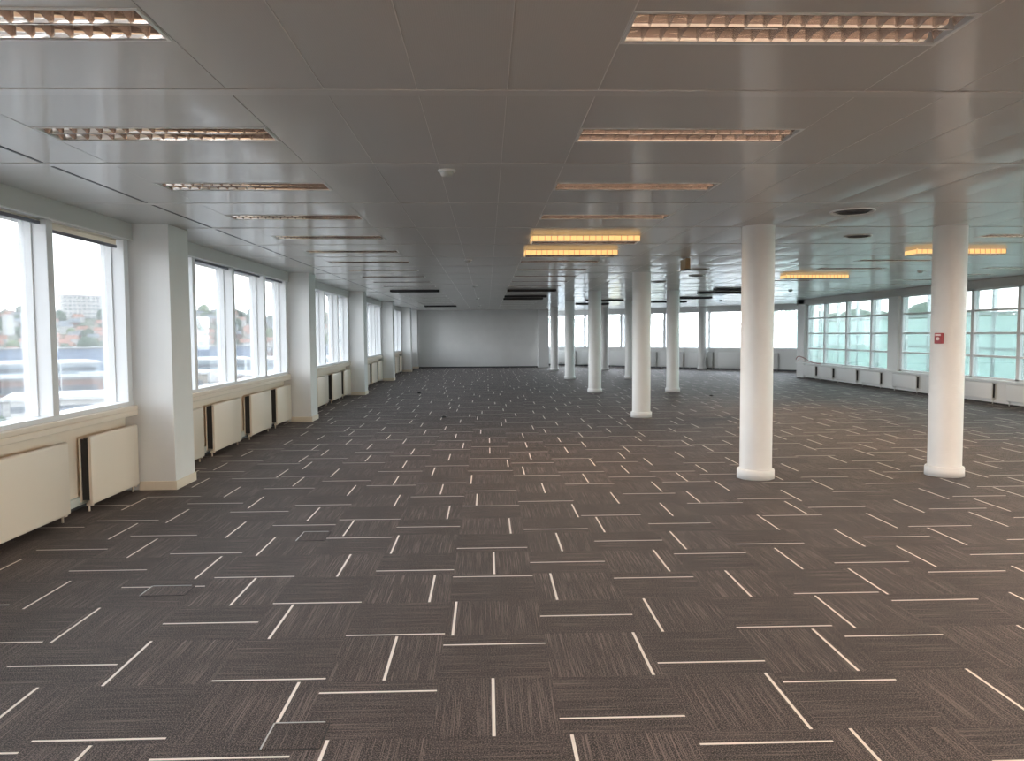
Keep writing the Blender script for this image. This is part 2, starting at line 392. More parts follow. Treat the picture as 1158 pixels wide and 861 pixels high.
# pillars
def pillar_proto():
    t = thing('pillar', '', 'pillar')
    b = B(); box(b, -3.72, -3.085, -.25, .25, 0, H-.001); obj('shaft', b, M['paint'], t, bevel=.004)
    b = B(); box(b, -3.44, -3.073, -.262, .262, 0, .088); obj('skirting', b, M['skirt'], t, bevel=.003)
    return t
names = {8.01: 'nearest square white pillar between windows, cream skirting at its foot', 14.01: 'second square white pillar from the front on the window wall',
         20.01: 'third square white pillar along the left window wall', 26.01: 'fourth square white pillar along the left window wall',
         32.01: 'fifth square white pillar, near the far end of the left window wall', 2.01: 'square white pillar left of the camera, out of view', -3.99: 'square white pillar behind the camera', 35.1: 'last white pier in the far left corner against the end wall'}
pp = None
for yy, lb in names.items():
    if yy < 5: continue
    if pp is None: pp = pillar_proto(); t = pp; t.location = (0, yy, 0)
    else: t = dup(pp, (0, yy, 0))
    t['label'] = lb; t['group'] = 'square pillars along the window wall'
bm = B(); box(bm, -3.72, -3.085, 1.76, 2.26, 0, H-.001); box(bm, -3.72, -3.085, -4.24, -3.74, 0, H-.001); struct('wall_left.002', bm, M['paint'])

# radiators: front X=0 facing +X in local space, local Y along the wall
def radiator(name, length, z0, z1, matname, depth=.115, group=None):
    t = thing(name, '', 'radiator', group=group)
    b = B()
    # front plate with folded, rounded edges
    n = 5; rr = .022; prof = []
    for i in range(n+1):
        a = PI/2*i/n; prof.append((-rr+rr*math.sin(a), z1-rr+rr*math.cos(a)))
    for i in range(n+1):
        a = PI/2*i/n; prof.append((-rr+rr*math.cos(a), z0+rr-rr*math.sin(a)))
    outer = [(-.03, z1)]+prof+[(-.03, z0)]
    A = [b.verts.new((px, 0.012, pz)) for px, pz in outer]; Bv = [b.verts.new((px, length-.012, pz)) for px, pz in outer]
    for i in range(len(outer)-1):
        f = b.faces.new((A[i], A[i+1], Bv[i+1], Bv[i])); f.smooth = True
    A2 = [b.verts.new((px*.8-.006, 0.0, z0+.012+(pz-z0)*(1-.024/(z1-z0)))) for px, pz in outer]; B2 = [b.verts.new((px*.8-.006, length, z0+.012+(pz-z0)*(1-.024/(z1-z0)))) for px, pz in outer]
    for i in range(len(outer)-1):
        b.faces.new((A[i], A2[i], A2[i+1], A[i+1])); b.faces.new((Bv[i], Bv[i+1], B2[i+1], B2[i]))
    b.faces.new(A2); b.faces.new(B2[::-1]); b.faces.new([A[0], Bv[0], Bv[-1], A[-1]])
    obj('front_panel', b, M[matname], t)
    b = B(); box(b, -depth, -depth+.012, .01, length-.01, z0+.02, z1-.02); obj('back_panel', b, M[matname], t)
    b = B()
    k = int(length/.05)
    for i in range(k): 
        yy = .025+i*(length-.05)/(k-1); box(b, -depth+.012, -.032, yy-.0015, yy+.0015, z0+.035, z1-.03)
    obj('convector_fins', b, M['dark'], t)
    for yy in (.035, length-.035):
        b = B(); cyl(b, -.055, yy, 0.0, z0+.03, .0095, 12); box(b, -.07, -.02, yy-.016, yy+.016, z0-.012, z0+.014); obj('foot_pipe', b, M[matname], t)
    return t
RX = -3.42
offs = [(.14, 1.24), (1.60, 2.67), (3.15, 4.19), (4.55, 5.46)]
ro = {}
bayname = ['beside the camera', 'in the nearest bay', 'in the second bay', 'in the third bay', 'in the fourth bay', 'in the fifth bay', 'in the far end bay']
for bi, s in enumerate(SB[2:]):
    for j, (a, b_) in enumerate(offs):
        if bi == 0 and j < 2: continue
        if s > 32 and j > 1: continue
        L_ = round(b_-a, 3)
        if L_ not in ro: ro[L_] = radiator('radiator', L_, .062, .662, 'cream'); t = ro[L_]; t.location = (RX, s+a, 0)
        else: t = dup(ro[L_], (RX, s+a, 0))
        t['group'] = 'cream radiators under the left windows'
        where = {0:'just past the pillar', 1:'second', 2:'third', 3:'fourth, against the next pillar'}[j]
        if bi == 0: t['label'] = ['', '', 'large cream radiator cut by the left edge of the photo', 'cream radiator against the nearest square pillar'][j]
        else: t['label'] = 'cream radiator of the %s left window bay, %s' % (ORD[bi] if bi < 5 else 'last', where)

# roller blinds
def blind(name, label, y0, y1, drop):
    t = thing(name, label, 'blind', group='roller blinds at the tops of the near left windows')
    b = B(); cyl(b, 0, 0, 0, y1-y0, .012, 12, axis='Y'); o = obj('roller_tube', b, M['blindcloth'], t); o.location = (-3.52, y0, 2.435)
    if drop > .02:
        b = B(); box(b, -3.516, -3.513, y0, y1, 2.43-drop, 2.43); obj('fabric', b, M['blindcloth'], t)
    b = B(); box(b, -3.524, -3.506, y0, y1, 2.43-drop-.028, 2.43-drop); obj('bottom_bar', b, M['blindbar'], t, bevel=.003)
blind('roller_blind', 'cream roller blind pulled slightly down beside the nearest pillar', 6.49, 7.60, .045)
blind('roller_blind', 'rolled-up blind with dark bar at the far left window', 4.94, 6.36, .0)
for yy, l in ((9.46, 'first'), (10.92, 'second'), (12.42, 'third')):
    blind('roller_blind', 'rolled-up blind over the %s pane past the nearest pillar' % l, yy, yy+(1.36 if l != 'third' else 1.2), -.012)

# ------------------------------------------------------------------ end wall, corner, back
bm = B(); box(bm, -3.8, 2.36, YE, YE+.2, -.01, 2.79); struct('wall_back', bm, M['paint'])
bm = B(); box(bm, 2.36-.1, 2.46, YE+.2, 38.6, -.01, 2.79); struct('wall_back.001', bm, M['paint'])
bm = B(); box(bm, -3.3, 2.30, YE-.014, YE, 0, .05); struct('baseboard_back', bm, M['darkskirt'])
bm = B(); box(bm, 2.30, 2.76, 34.95, YE+.3, 0, H); box(bm, 2.29, 2.77, 34.94, YE, 0, .07); struct('wall_back.002', bm, M['paint'], bevel=.004)
bm = B(); box(bm, -3.8, XR+.3, YB-.2, YB, -.01, 2.79); struct('wall_front', bm, M['paint'])

# ------------------------------------------------------------------ round columns
def column_proto():
    t = thing('column', '', 'column')
    b = B(); lathe(b, [(.163, 0.05), (.163, H+.02)], 48); obj('shaft', b, M['column'], t)
    b = B(); lathe(b, [(.155, 0), (.190, 0), (.190, .086), (.184, .098), (.176, .102), (.160, .102)], 48); obj('base_ring', b, M['column'], t)
    return t
cols = [(2.80, 8.03, 'nearest round white column, left of the two big front ones'), (4.826, 8.05, 'round white column with a red call point beside its middle'),
        (2.785, 14.03, 'second round column behind the nearest one in the inner row'), (4.80, 14.03, 'round column hidden behind the nearest round column'),
        (2.77, 20.03, 'third round column of the inner row'), (4.79, 20.03, 'round column just right of the second inner row column'),
        (2.755, 26.0, 'fourth round column of the inner row, thin with distance'), (4.78, 26.03, 'round column peeking out left of the second inner row column'),
        (2.77, 32.1, 'farthest round column of the inner row, beside the end wall pier'), (4.82, 32.0, 'farthest column of the outer row, against the far windows'),
        (8.92, 32.2, 'slim round column standing against the far bright windows')]
cp_ = None
for x_, y_, lb in cols:
    if cp_ is None: cp_ = column_proto(); t = cp_; t.location = (x_, y_, 0)
    else: t = dup(cp_, (x_, y_, 0))
    t['label'] = lb; t['group'] = 'round white columns'

# red call point on the second column (left flank)
ang = math.radians(213); cx_, cy_ = 4.826+.163*math.cos(ang), 8.05+.163*math.sin(ang)
t = thing('call_point', 'small red manual call point on the left flank of the right front column', 'alarm button', (cx_, cy_, 1.445), ang-PI/2-PI)
t.rotation_euler = (0, 0, ang+PI/2)
b = B(); box(b, -.038, .038, -.04, .006, -.055, .055); obj('housing', b, M['red'], t, bevel=.006)
b = B(); cyl(b, .0, -.004, -.047, -.039, .017, 20, axis='Y'); obj('button', b, M['pinkwhite'], t)
b = B(); box(b, -.028, .028, -.042, -.039, .026, .044); obj('label_strip', b, M['pinkwhite'], t)

# ------------------------------------------------------------------ ceiling lights
NX = 17; LW, LD = 1.176, .266
def fixture_parts(t, z=0.0, lit=False, dark=False):
    """local origin: centre of the opening at ceiling level"""
    hx, hy = LW/2, LD/2
    # frame
    b = B()
    for a in ((-hx-.012, -hx, -hy-.012, hy+.012), (hx, hx+.012, -hy-.012, hy+.012), (-hx, hx, -hy-.012, -hy), (-hx, hx, hy, hy+.012), ): box(b, *a, z-.004, z+.055)
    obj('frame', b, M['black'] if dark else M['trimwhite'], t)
    # housing
    b = B(); box(b, -hx-.004, hx+.004, -hy-.004, hy+.004, z+.085, z+.089)
    for a in ((-hx-.006, -hx-.003, -hy, hy), (hx+.003, hx+.006, -hy, hy), (-hx, hx, -hy-.006, -hy-.003), (-hx, hx, hy+.003, hy+.006)): box(b, *a, z, z+.088)
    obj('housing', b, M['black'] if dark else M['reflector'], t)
    # louvre: two troughs, parabolic sides, cross blades
    b = B(); hh = .05; rows = ((-hy+.004, -.003), (.003, hy-.004))
    for (ya, yb) in rows:
        yc = (ya+yb)/2; w2 = (yb-ya)/2
        for sgn in (-1, 1):
            prev = None
            for q in range(6):
                v = q/5; off = w2*(1-.42*v**1.6); zz = z+.002+hh*v
                a_ = b.verts.new((-hx, yc+sgn*off, zz)); c_ = b.verts.new((hx, yc+sgn*off, zz))
                if prev: f = b.faces.new((prev[0], prev[1], c_, a_)); f.smooth = True
                prev = (a_, c_)
        bb = b
        for i in range(NX+1):
            xx = -hx+LW*i/NX
            for sg in (-1, 1):
                for hw in (-1, 1):
                    prev = None
                    for q in range(5):
                        v = q/4; tx = .0012+.011*v**1.5
                        ye = w2*(1-.42*v**1.6)
                        zt = z+.002+hh*v
                        dip = .010*(1-v)
                        a_ = bb.verts.new((xx+sg*tx, yc, zt+dip)); c_ = bb.verts.new((xx+sg*tx, yc+hw*ye, zt))
                        if prev: f = bb.faces.new((prev[0], prev[1], c_, a_)); f.smooth = True; f.material_index = 1
                        prev = (a_, c_)
    # outer rims at the bottom
    box(b, -hx, hx, -.0035, .0035, z+.001, z+.006)
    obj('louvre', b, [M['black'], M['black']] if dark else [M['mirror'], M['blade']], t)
    for yc in (-hy/2, hy/2):
        b = B(); cyl(b, yc, z+.066, -hx+.02, hx-.02, .008, 10, axis='X'); obj('tube', b, M['tubeon'] if lit else M['tubeoff'], t)
    if lit:
        b = B(); box(b, -hx-.012, hx+.012, -hy-.016, -hy-.013, z+.004, z+.058)
        box(b, -hx-.012, hx+.012, hy+.013, hy+.016, z+.004, z+.058)
        box(b, -hx-.016, -hx-.013, -hy-.012, hy+.012, z+.004, z+.058); box(b, hx+.013, hx+.016, -hy-.012, hy+.012, z+.004, z+.058)
        obj('side_diffuser', b, M['glow'], t)
        for i in range(NX+1):
            b = B(); xx = -hx-.012+(LW+.024)*i/NX
            box(b, xx-.0025, xx+.0025, -hy-.019, -hy-.016, z+.004, z+.058)
            obj('divider_rib', b, M['brown'], t)
P_norm = thing('ceiling_light', '', 'ceiling light'); fixture_parts(P_norm)
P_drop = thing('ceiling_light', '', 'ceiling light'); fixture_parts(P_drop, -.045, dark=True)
P_lit = thing('ceiling_light', '', 'ceiling light'); fixture_parts(P_lit, -.066, lit=True)
used = set()
rows = {'A': (1.108, 'right of centre', -3.16), 'L': (-1.75, 'along the left windows', -3.16), 'B': (6.265, 'beyond the round columns', 7.34), 'C': (9.185, 'by the right glazing', 8.84)}
litset = {('A', 8.84), ('A', 10.34), ('B', 10.34), ('B', 14.84)}
dropset = {('A', 19.34), ('A', 22.34), ('A', 23.84), ('L', 19.34), ('B', 19.34), ('B', 20.84), ('B', 23.84), ('B', 26.84), ('L', 29.84)}
def put(proto, loc, label, group):
    key = id(proto)
    if key not in used:
        used.add(key); t = proto; t.location = loc
    else: t = dup(proto, loc)
    t['label'] = label; t['group'] = group
    return t
for rk, (x_, desc, ystart) in rows.items():
    cnt = 0
    for k in range(-6, 24):
        c = round(BAND0-.75+PITCH*k, 2)
        xj = {'A': .505, 'L': -2.36, 'B': 5.65, 'C': 8.57}[rk]
        if not has_light(xj, k) or c < 2 or c < ystart: continue
        cnt += 1
        key = (rk, c); grp = 'ceiling lights of the row '+desc
        if key in litset: put(P_lit, (x_, c, H), 'lit amber ceiling light, %s of the row %s' % (ORD[cnt-1], desc), grp)
        elif key in dropset: put(P_drop, (x_, c, H), 'dark hanging ceiling light, %s of the row %s' % (ORD[cnt-1], desc), grp)
        else: put(P_norm, (x_, c, H), 'unlit louvred ceiling light, %s of the row %s' % (ORD[cnt-1], desc), grp)
for c, n_ in ((25.34, 'nearer'), (28.34, 'farther')):
    put(P_drop, (3.82, c, H-.0), 'dark hanging ceiling light between the two far column rows, the %s' % n_, 'ceiling lights between the column rows')

# added fill: unseen glowing panels beside and behind the camera brighten the near end
def add_fill_panel(x_, y_, n_):
    t = thing('added_fill_panel', 'added warm fill panel out of view beside or behind the camera, %s' % n_, 'ceiling light', (x_, y_, H-.012), group='added fill panels beside or behind the camera')
    b = B(); box(b, -.6, .6, -.3, -.29, -.02, .01); box(b, -.6, .6, .29, .3, -.02, .01); box(b, -.6, -.59, -.29, .29, -.02, .01); box(b, .59, .6, -.29, .29, -.02, .01); obj('frame', b, M['trimwhite'], t)
    b = B(); box(b, -.59, .59, -.29, .29, -.012, .0); obj('diffuser', b, M['fillwarm'], t)
for i, (x_, y_) in enumerate(((6.265, -.16), (6.265, 1.34), (6.265, 2.84), (6.265, 4.34), (3.9, -1.6), (1.108, -1.6), (-1.0, -3.2), (3.9, -3.8))): add_fill_panel(x_, y_, ORD[i])

# diffusers, detectors, hanging sign
def diffuser(x_, y_, r_, label, bright=True):
    t = thing('air_diffuser', label, 'air vent', (x_, y_, H), group='round air diffusers in the ceiling')
    b = B(); lathe(b, [(r_*.86, 0), (r_*.9, -.012), (r_, -.016), (r_*1.02, -.006), (r_*1.02, .002)], 40); obj('rim', b, M['trimwhite'] if bright else M['detector'], t)
    b = B(); lathe(b, [(r_*.88, -.002), (0, -.002)], 40); obj('throat', b, M['dark'], t)
    b = B()
    for q in (.7, .5, .3): lathe(b, [(r_*q, -.016), (r_*(q+.09), -.004), (r_*(q+.07), -.003), (r_*(q-.02), -.015), (r_*q, -.016)], 40)
    for a in range(6):
        v, _ = box(b, -.006, .006, 0, r_*.86, -.008, -.005); bmesh.ops.rotate(b, verts=v, cent=(0,0,0), matrix=Matrix.Rotation(a*PI/3, 3, 'Z'))
    obj('swirl_vanes', b, M['slab'], t)
for x_, y_, r_, l, br in ((3.295, 7.0, .19, 'large round air diffuser between the two front columns', True), (4.2, 8.78, .15, 'smaller dark round air diffuser behind the large one', False),
        (3.64, 13.35, .17, 'dark round diffuser just right of the hanging box', False), (3.99, 14.8, .15, 'dark round diffuser below and behind the hanging box', False),
        (3.64, 16.5, .16, 'dark round diffuser seen between the second and third inner columns', False), (4.6, 21.0, .15, 'farthest round air diffuser between the column rows', False)):
    diffuser(x_, y_, r_, l, br)
def detector(x_, y_, label):
    t = thing('smoke_detector', label, 'smoke detector', (x_, y_, H), group='smoke detectors on the ceiling')
    b = B(); lathe(b, [(.058, .0), (.060, -.008), (.052, -.014), (.0, -.014)], 28); obj('base', b, M['trimwhite'], t)
    b = B(); lathe(b, [(.044, -.012), (.044, -.02), (.036, -.040), (.02, -.046), (0, -.047)], 28); obj('sensor_head', b, M['detector'], t)
for x_, y_, l in ((-.257, 5.26, 'nearest smoke detector on the centre of the ceiling'), (-.265, 11.5, 'second smoke detector on the centre line'), (-.265, 17.64, 'third smoke detector on the centre line'),
        (-.27, 23.66, 'fourth smoke detector on the centre line'), (-.27, 29.8, 'last smoke detector before the end wall'), (7.8, 13.9, 'smoke detector just left of the right front column'),
        (7.87, 20.1, 'smoke detector near the corner of the right glazed wall'), (7.86, 26.1, 'smoke detector near the far oblique windows')): detector(x_, y_, l)
t = thing('hanging_sign', 'small brownish box sign hanging from ceiling seen edge-on', 'sign', (2.905, 11.41, H))
b = B(); box(b, -.034, .034, -.16, .16, -.165, -.012); obj('sign_body', b, M['brown'], t, bevel=.006)
b = B(); box(b, -.038, .038, -.165, .165, -.172, -.165); obj('end_trim', b, M['dark'], t)
for sx in (-.1, .1):
    b = B(); cyl(b, 0, sx, -.02, .0, .006, 8); obj('hanger', b, M['dark'], t)

# floor boxes let into the carpet
def floor_box(x0, x1, y0, y1, label, drk):
    t = thing('floor_box', label, 'floor box', ((x0+x1)/2, (y0+y1)/2, 0), group='carpeted floor box lids')
    w, d = (x1-x0)/2, (y1-y0)/2
    b = B(); box(b, -w, w, -d, d, 0, .003)
    uvl = b.loops.layers.uv.new('UVMap'); tl = b.faces.layers.float.new('tone')
    for f in b.faces:
        f[tl] = drk
        for l in f.loops: l[uvl].uv = (l.vert.co.x+3.3, l.vert.co.y+1.7)
    obj('lid', b, M['carpet'], t)
    b = B(); box(b, -w-.006, -w, -d, d, 0, .005); box(b, -w, w*.85, d, d+.005, 0, .005); obj('metal_edge', b, M['steelrail'], t)
    b = B(); box(b, -w, w, -d-.005, -d, 0, .002); box(b, w, w+.005, -d, d, 0, .002); obj('shadow_gap', b, M['void'], t)
floor_box(-.84, -.63, 2.81, 3.0, 'carpeted floor box lid near the bottom edge of the photo', .8)
floor_box(-2.04, -1.79, 4.56, 4.73, 'carpeted floor box lid left of centre, before the nearest radiator', 1.0)
floor_box(-1.42, -1.22, 5.745, 6.0, 'small darker floor box lid farther in, left of centre', .85)
for i, (x_, y_, l) in enumerate(((-.797, 14.23, 'small dark cable stub on the carpet in mid floor, nearer'), (-1.763, 20.2, 'small dark cable stub on carpet, far and left'), (5.36, 18.5, 'dark stub on carpet right of the far outer column'))):
    b = B(); lathe(b, [(.045, 0), (.045, .02), (.03, .035), (0, .037)], 14); o = obj('floor_stub', b, M['black']); o.location = (x_, y_, 0); tag(o, l, 'cable outlet', 'small stubs on the carpet')

# ------------------------------------------------------------------ right glazed wall
bm = B(); box(bm, 10.56, 10.78, YB, YC, .10, .47); struct('wall_right', bm, M['rightpaint'])
bm = B(); box(bm, 10.62, 10.78, YB, YC, -.01, .10); struct('wall_right.001', bm, M['void'])
bm = B(); box(bm, 10.535, 10.6, YB, YC, .03, .10); struct('baseboard_right', bm, M['rightpaint'], bevel=.004)
bm = B(); box(bm, 10.45, 10.78, YB, YC, .47, .50); struct('trim_6', bm, M['rightpaint'], bevel=.005)
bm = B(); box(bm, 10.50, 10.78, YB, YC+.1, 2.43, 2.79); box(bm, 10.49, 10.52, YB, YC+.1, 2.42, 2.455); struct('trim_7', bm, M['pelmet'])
bm = B()
for yy in (-3.99, 2.01, 8.01, 14.01, 20.01): box(bm, 10.53, 10.80, yy-.25, yy+.25, .5, 2.45)
box(bm, 10.50, 10.80, 25.62, YC, 0, 2.6)
struct('wall_right.002', bm, M['rightpaint'])
for i, s in enumerate((-3.74, 2.26, 8.26, 14.26, 20.26)):
    e = s+5.5 if s < 20 else 25.62
    w = sempty('window_%d' % (11+i)); f = B(); ms = [.05, 1.03, 2.53, 4.03, e-s-.05]
    for m in ms: box(f, 10.60, 10.72, s+m-.05, s+m+.05, .5, 2.43)
    for z_ in (.98, 1.47, 1.96): box(f, 10.615, 10.70, s, e, z_-.022, z_+.022)
    for z_ in (.52, 2.41): box(f, 10.60, 10.72, s, e, z_-.02, z_+.02)
    obj('frame', f, M['alu'], w, bevel=.003)
    for a, b_ in zip(ms, ms[1:]):
        for za, zb in ((.54, .96), (1.0, 1.45), (1.49, 1.94), (1.98, 2.39)):
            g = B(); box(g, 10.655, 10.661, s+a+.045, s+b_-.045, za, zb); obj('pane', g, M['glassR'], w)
rr2 = {}; n_ = 0
RLOC = [(25.62, .95), (24.40, 1.1), (23.0, 1.3), (21.5, 1.2), (19.95, 1.25), (17.6, 1.3), (15.75, 1.25), (14.3, 1.1)]
# near end (dark open side) of each radiator faces the camera
RP = [(24.62, 25.58), (23.38, 24.35), (21.85, 23.10), (20.5, 21.55), (18.72, 19.85), (17.1, 18.3), (15.85, 16.95), (14.3, 15.4), (12.6, 13.7), (11.1, 12.2)]
rproto = None
for a, b_ in RP:
    if rproto is None: rproto = radiator('radiator', 1.1, .095, .44, 'rightpaint', depth=.10); t = rproto
    else: t = dup(rproto, (0,0,0))
    t.scale = (1, (b_-a)/1.1, 1)
    # face -X: rotate by 180 deg
    t.location = (10.455, b_, 0); t.rotation_euler = (0, 0, PI)
    t['group'] = 'low white radiators under the right glazed wall'
    t['label'] = 'low white radiator under the right glazed wall, %s from the far corner' % ORD[n_]; n_ += 1
# return wall from the corner to the far windows, seen edge-on from the front
Mr = Matrix.Translation((RA.x, RA.y, 0)) @ Matrix.Rotation(math.atan2(rd.y, rd.x), 4, 'Z'); Lr = (DB-RA).length
bm = B(); box(bm, 0, Lr+.1, -.14, 0, -.01, 2.79); o = struct('wall_right.003', bm, M['rightpaint']); o.matrix_world = Mr
# tangled cable on the ledge at the far corner
def tube_curve(name, pts, r_, mat_, parent=None):
    cu = bpy.data.curves.new(name, 'CURVE'); cu.dimensions = '3D'; cu.bevel_depth = r_; cu.bevel_resolution = 2
    sp_ = cu.splines.new('NURBS'); sp_.points.add(len(pts)-1); sp_.use_endpoint_u = True; sp_.order_u = 3
    for q, P_ in zip(sp_.points, pts): q.co = (*P_, 1)
    tmp = bpy.data.objects.new('tmp', cu); C.objects.link(tmp)
    me = bpy.data.meshes.new_from_object(tmp.evaluated_get(bpy.context.evaluated_depsgraph_get())); bpy.data.objects.remove(tmp)
    me.materials.clear(); me.materials.append(mat_); o = bpy.data.objects.new(name, me); C.objects.link(o); o.parent = parent; return o
o = tube_curve('loose_cable', [(10.42,26.05,.60),(10.40,25.9,.72),(10.40,25.5,.70),(10.43,25.0,.58),(10.46,24.6,.515),(10.47,24.2,.515)], .014, M['cablered'])
tag(o, 'dusty red cable looped over the ledge at the far end of the right windows', 'cable')
o = tube_curve('loose_cable', [(10.42,26.0,.52),(10.40,25.7,.66),(10.42,25.45,.62),(10.42,25.3,.53),(10.45,25.0,.515)], .011, M['pinkwhite'])
tag(o, 'pale cable lying beside the red cable on the corner ledge', 'cable')

# ------------------------------------------------------------------ far oblique window wall
ang = math.atan2(dd.y, dd.x)
Ld = (DB-DA).length
Mw = Matrix.Translation((DA.x, DA.y, 0)) @ Matrix.Rotation(ang, 4, 'Z')     # local x along the wall, local y outwards
def oblique(name, bm, mt, **k):
    o = struct(name, bm, mt, **k); o.matrix_world = Mw; return o
bm = B(); box(bm, -.3, Ld+.3, 0, .25, -.01, .83); oblique('wall_far', bm, M['rightpaint'])
bm = B(); box(bm, -.3, Ld+.3, -.01, .25, 2.40, 2.79); oblique('trim_8', bm, M['rightpaint'])
bm = B(); box(bm, 0, Ld, -.05, .2, .83, .865); oblique('trim_9', bm, M['rightpaint'])
bm = B(); box(bm, 0, Ld, -.012, 0, 0, .05); oblique('baseboard_far', bm, M['darkskirt'])
tm = [.05, 2.8, 4.8, 7.0, 9.1, 11.6, Ld-.1]
w = sempty('window_17'); w.matrix_world = Mw; f = B()
for q in tm: box(f, q-.05, q+.05, .08, .2, .86, 2.42)
for q in (2.98, 4.95): box(f, q-.02, q+.02, .1, .16, .86, 2.42)
box(f, 0, Ld, .08, .2, .86, .9); box(f, 0, Ld, .08, .2, 2.36, 2.42)
obj('frame', f, M['alu'], w)
for a, b_ in zip(tm, tm[1:]):
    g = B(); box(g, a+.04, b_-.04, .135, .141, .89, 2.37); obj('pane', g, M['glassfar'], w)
rp2 = None
for i, q in enumerate((1.3, 2.75, 4.3, 5.6, 6.9, 8.25, 9.6, 11.0)):
    if rp2 is None: rp2 = radiator('radiator', 1.1, .10, .70, 'rightpaint', depth=.085); t = rp2
    else: t = dup(rp2, (0,0,0))
    P_ = Mw @ Vector((q, -.09, 0)); t.location = (P_.x, P_.y, 0); t.rotation_euler = (0, 0, ang-PI/2)
    t['group'] = 'pale radiators under the far oblique windows'
    t['label'] = 'pale radiator under the far oblique windows, %s from the left' % ORD[i]

# ------------------------------------------------------------------ terrace on the right
bm = B(); box(bm, 10.8, 14.5, YB, 45, -.25, -.05); struct('trim_10', bm, M['deck'])
bm = B(); box(bm, 10.78, 12.1, YB, YC, 2.62, 2.8); struct('trim_11', bm, M['soffit'])
t = thing('glass_windscreen', 'teal glass windscreen with pale posts along the terrace beyond the right windows', 'windscreen')
for i in range(34):
    yy = YB+.4+1.5*i
    if yy > 35: break
    b = B(); box(b, 13.1, 13.2, yy-.05, yy+.05, -.05, 2.62); obj('post', b, M['steelrail'], t)
    if yy+1.5 < 35.5:
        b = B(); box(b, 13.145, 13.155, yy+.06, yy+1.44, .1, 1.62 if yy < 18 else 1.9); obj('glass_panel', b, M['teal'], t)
for z_ in (1.05, 1.98):
    b = B(); box(b, 13.11, 13.17, YB+.4, 35, z_-.03, z_+.03); obj('rail', b, M['steelrail'], t)
t = thing('terrace_railing', 'thin steel railing outside the far right windows', 'railing')
for z_ in (.35, .6, .85, 1.1):
    b = B(); cyl(b, 14.3, z_, YB, YC, .015, 8, axis='Y'); obj('rail', b, M['steelrail'], t)
for i in range(20):
    b = B(); cyl(b, 14.3, YB+.5+1.6*i, -.05, 1.1, .02, 8); obj('post', b, M['steelrail'], t)
# terrace outside the far oblique wall
bm = B(); box(bm, -8, Ld+6, .3, 6, -.3, -.05); oblique('trim_12', bm, M['whiteroof'])
t = thing('parapet_fence', 'white parapet and slim fence beyond the far oblique windows', 'fence'); t.matrix_world = Mw
b = B(); box(b, -6, 8.8, 5.8, 6, -.05, 1.0); obj('parapet', b, M['whiteroof'], t)
b = B(); box(b, -6, 8.8, 5.86, 5.92, 1.5, 1.54)
obj('top_rail', b, M['steelrail'], t)
for i in range(12):
    b = B(); box(b, -5.5+i*1.2-.02, -5.5+i*1.2+.02, 5.86, 5.92, 1.0, 1.54); obj('fence_post', b, M['steelrail'], t)

# ------------------------------------------------------------------ outside world
GZ = -12.0
def hill_z(x_, y_):
    r_ = math.hypot(x_, y_)
    t_ = max(0, min(1, (r_-400)/320)); t_ = t_*t_*(3-2*t_)
    az = math.degrees(math.atan2(-x_, y_)) # positive to the left
    top = 33 - .22*abs(az-30) + 3*math.sin(az*.35)+1.6*math.sin(az*1.1+1)
    return GZ + t_*top
bm = B(); nr, na = 34, 110
grid = []
for i in range(nr):
    r_ = 60+ (1400-60)*(i/(nr-1))**1.3; row = []
    for j in range(na+1):
        a = math.radians(-150+300*j/na); x_, y_ = -math.sin(a)*r_, math.cos(a)*r_
        row.append(bm.verts.new((x_, y_, hill_z(x_, y_))))
    grid.append(row)
for i in range(nr-1):
    for j in range(na):
        f = bm.faces.new((grid[i][j], grid[i][j+1], grid[i+1][j+1], grid[i+1][j])); f.smooth = True
        r_ = math.hypot(f.calc_center_median().x, f.calc_center_median().y); f.material_index = 1 if r_ > 395 else 0
struct('ground', bm, [M['yard'], M['hill']])
bm = B(); box(bm, -70, 80, -60, 90, GZ-.5, GZ-.02); struct('ground.001', bm, M['yard'])
def az_pos(azd, r_): a = math.radians(azd); return -math.sin(a)*r_, math.cos(a)*r_

def blob(rad, sq, seed, sub=2, amp=.25):
    b = B(); bmesh.ops.create_icosphere(b, subdivisions=sub, radius=rad)
    rn = random.Random(seed); ph = [rn.uniform(0, 6) for _ in range(6)]
    for v in b.verts:
        d = v.co.normalized(); k = 1+amp*(math.sin(3*d.x*2+ph[0])*math.sin(3*d.y*2+ph[1])+.6*math.sin(8*d.z+ph[2])*math.sin(9*d.x+ph[3])) + rn.uniform(-.06, .06)
        v.co *= k; v.co.z *= sq; v.co.z += rad*sq*.9
    for f in b.faces: f.smooth = True
    return b
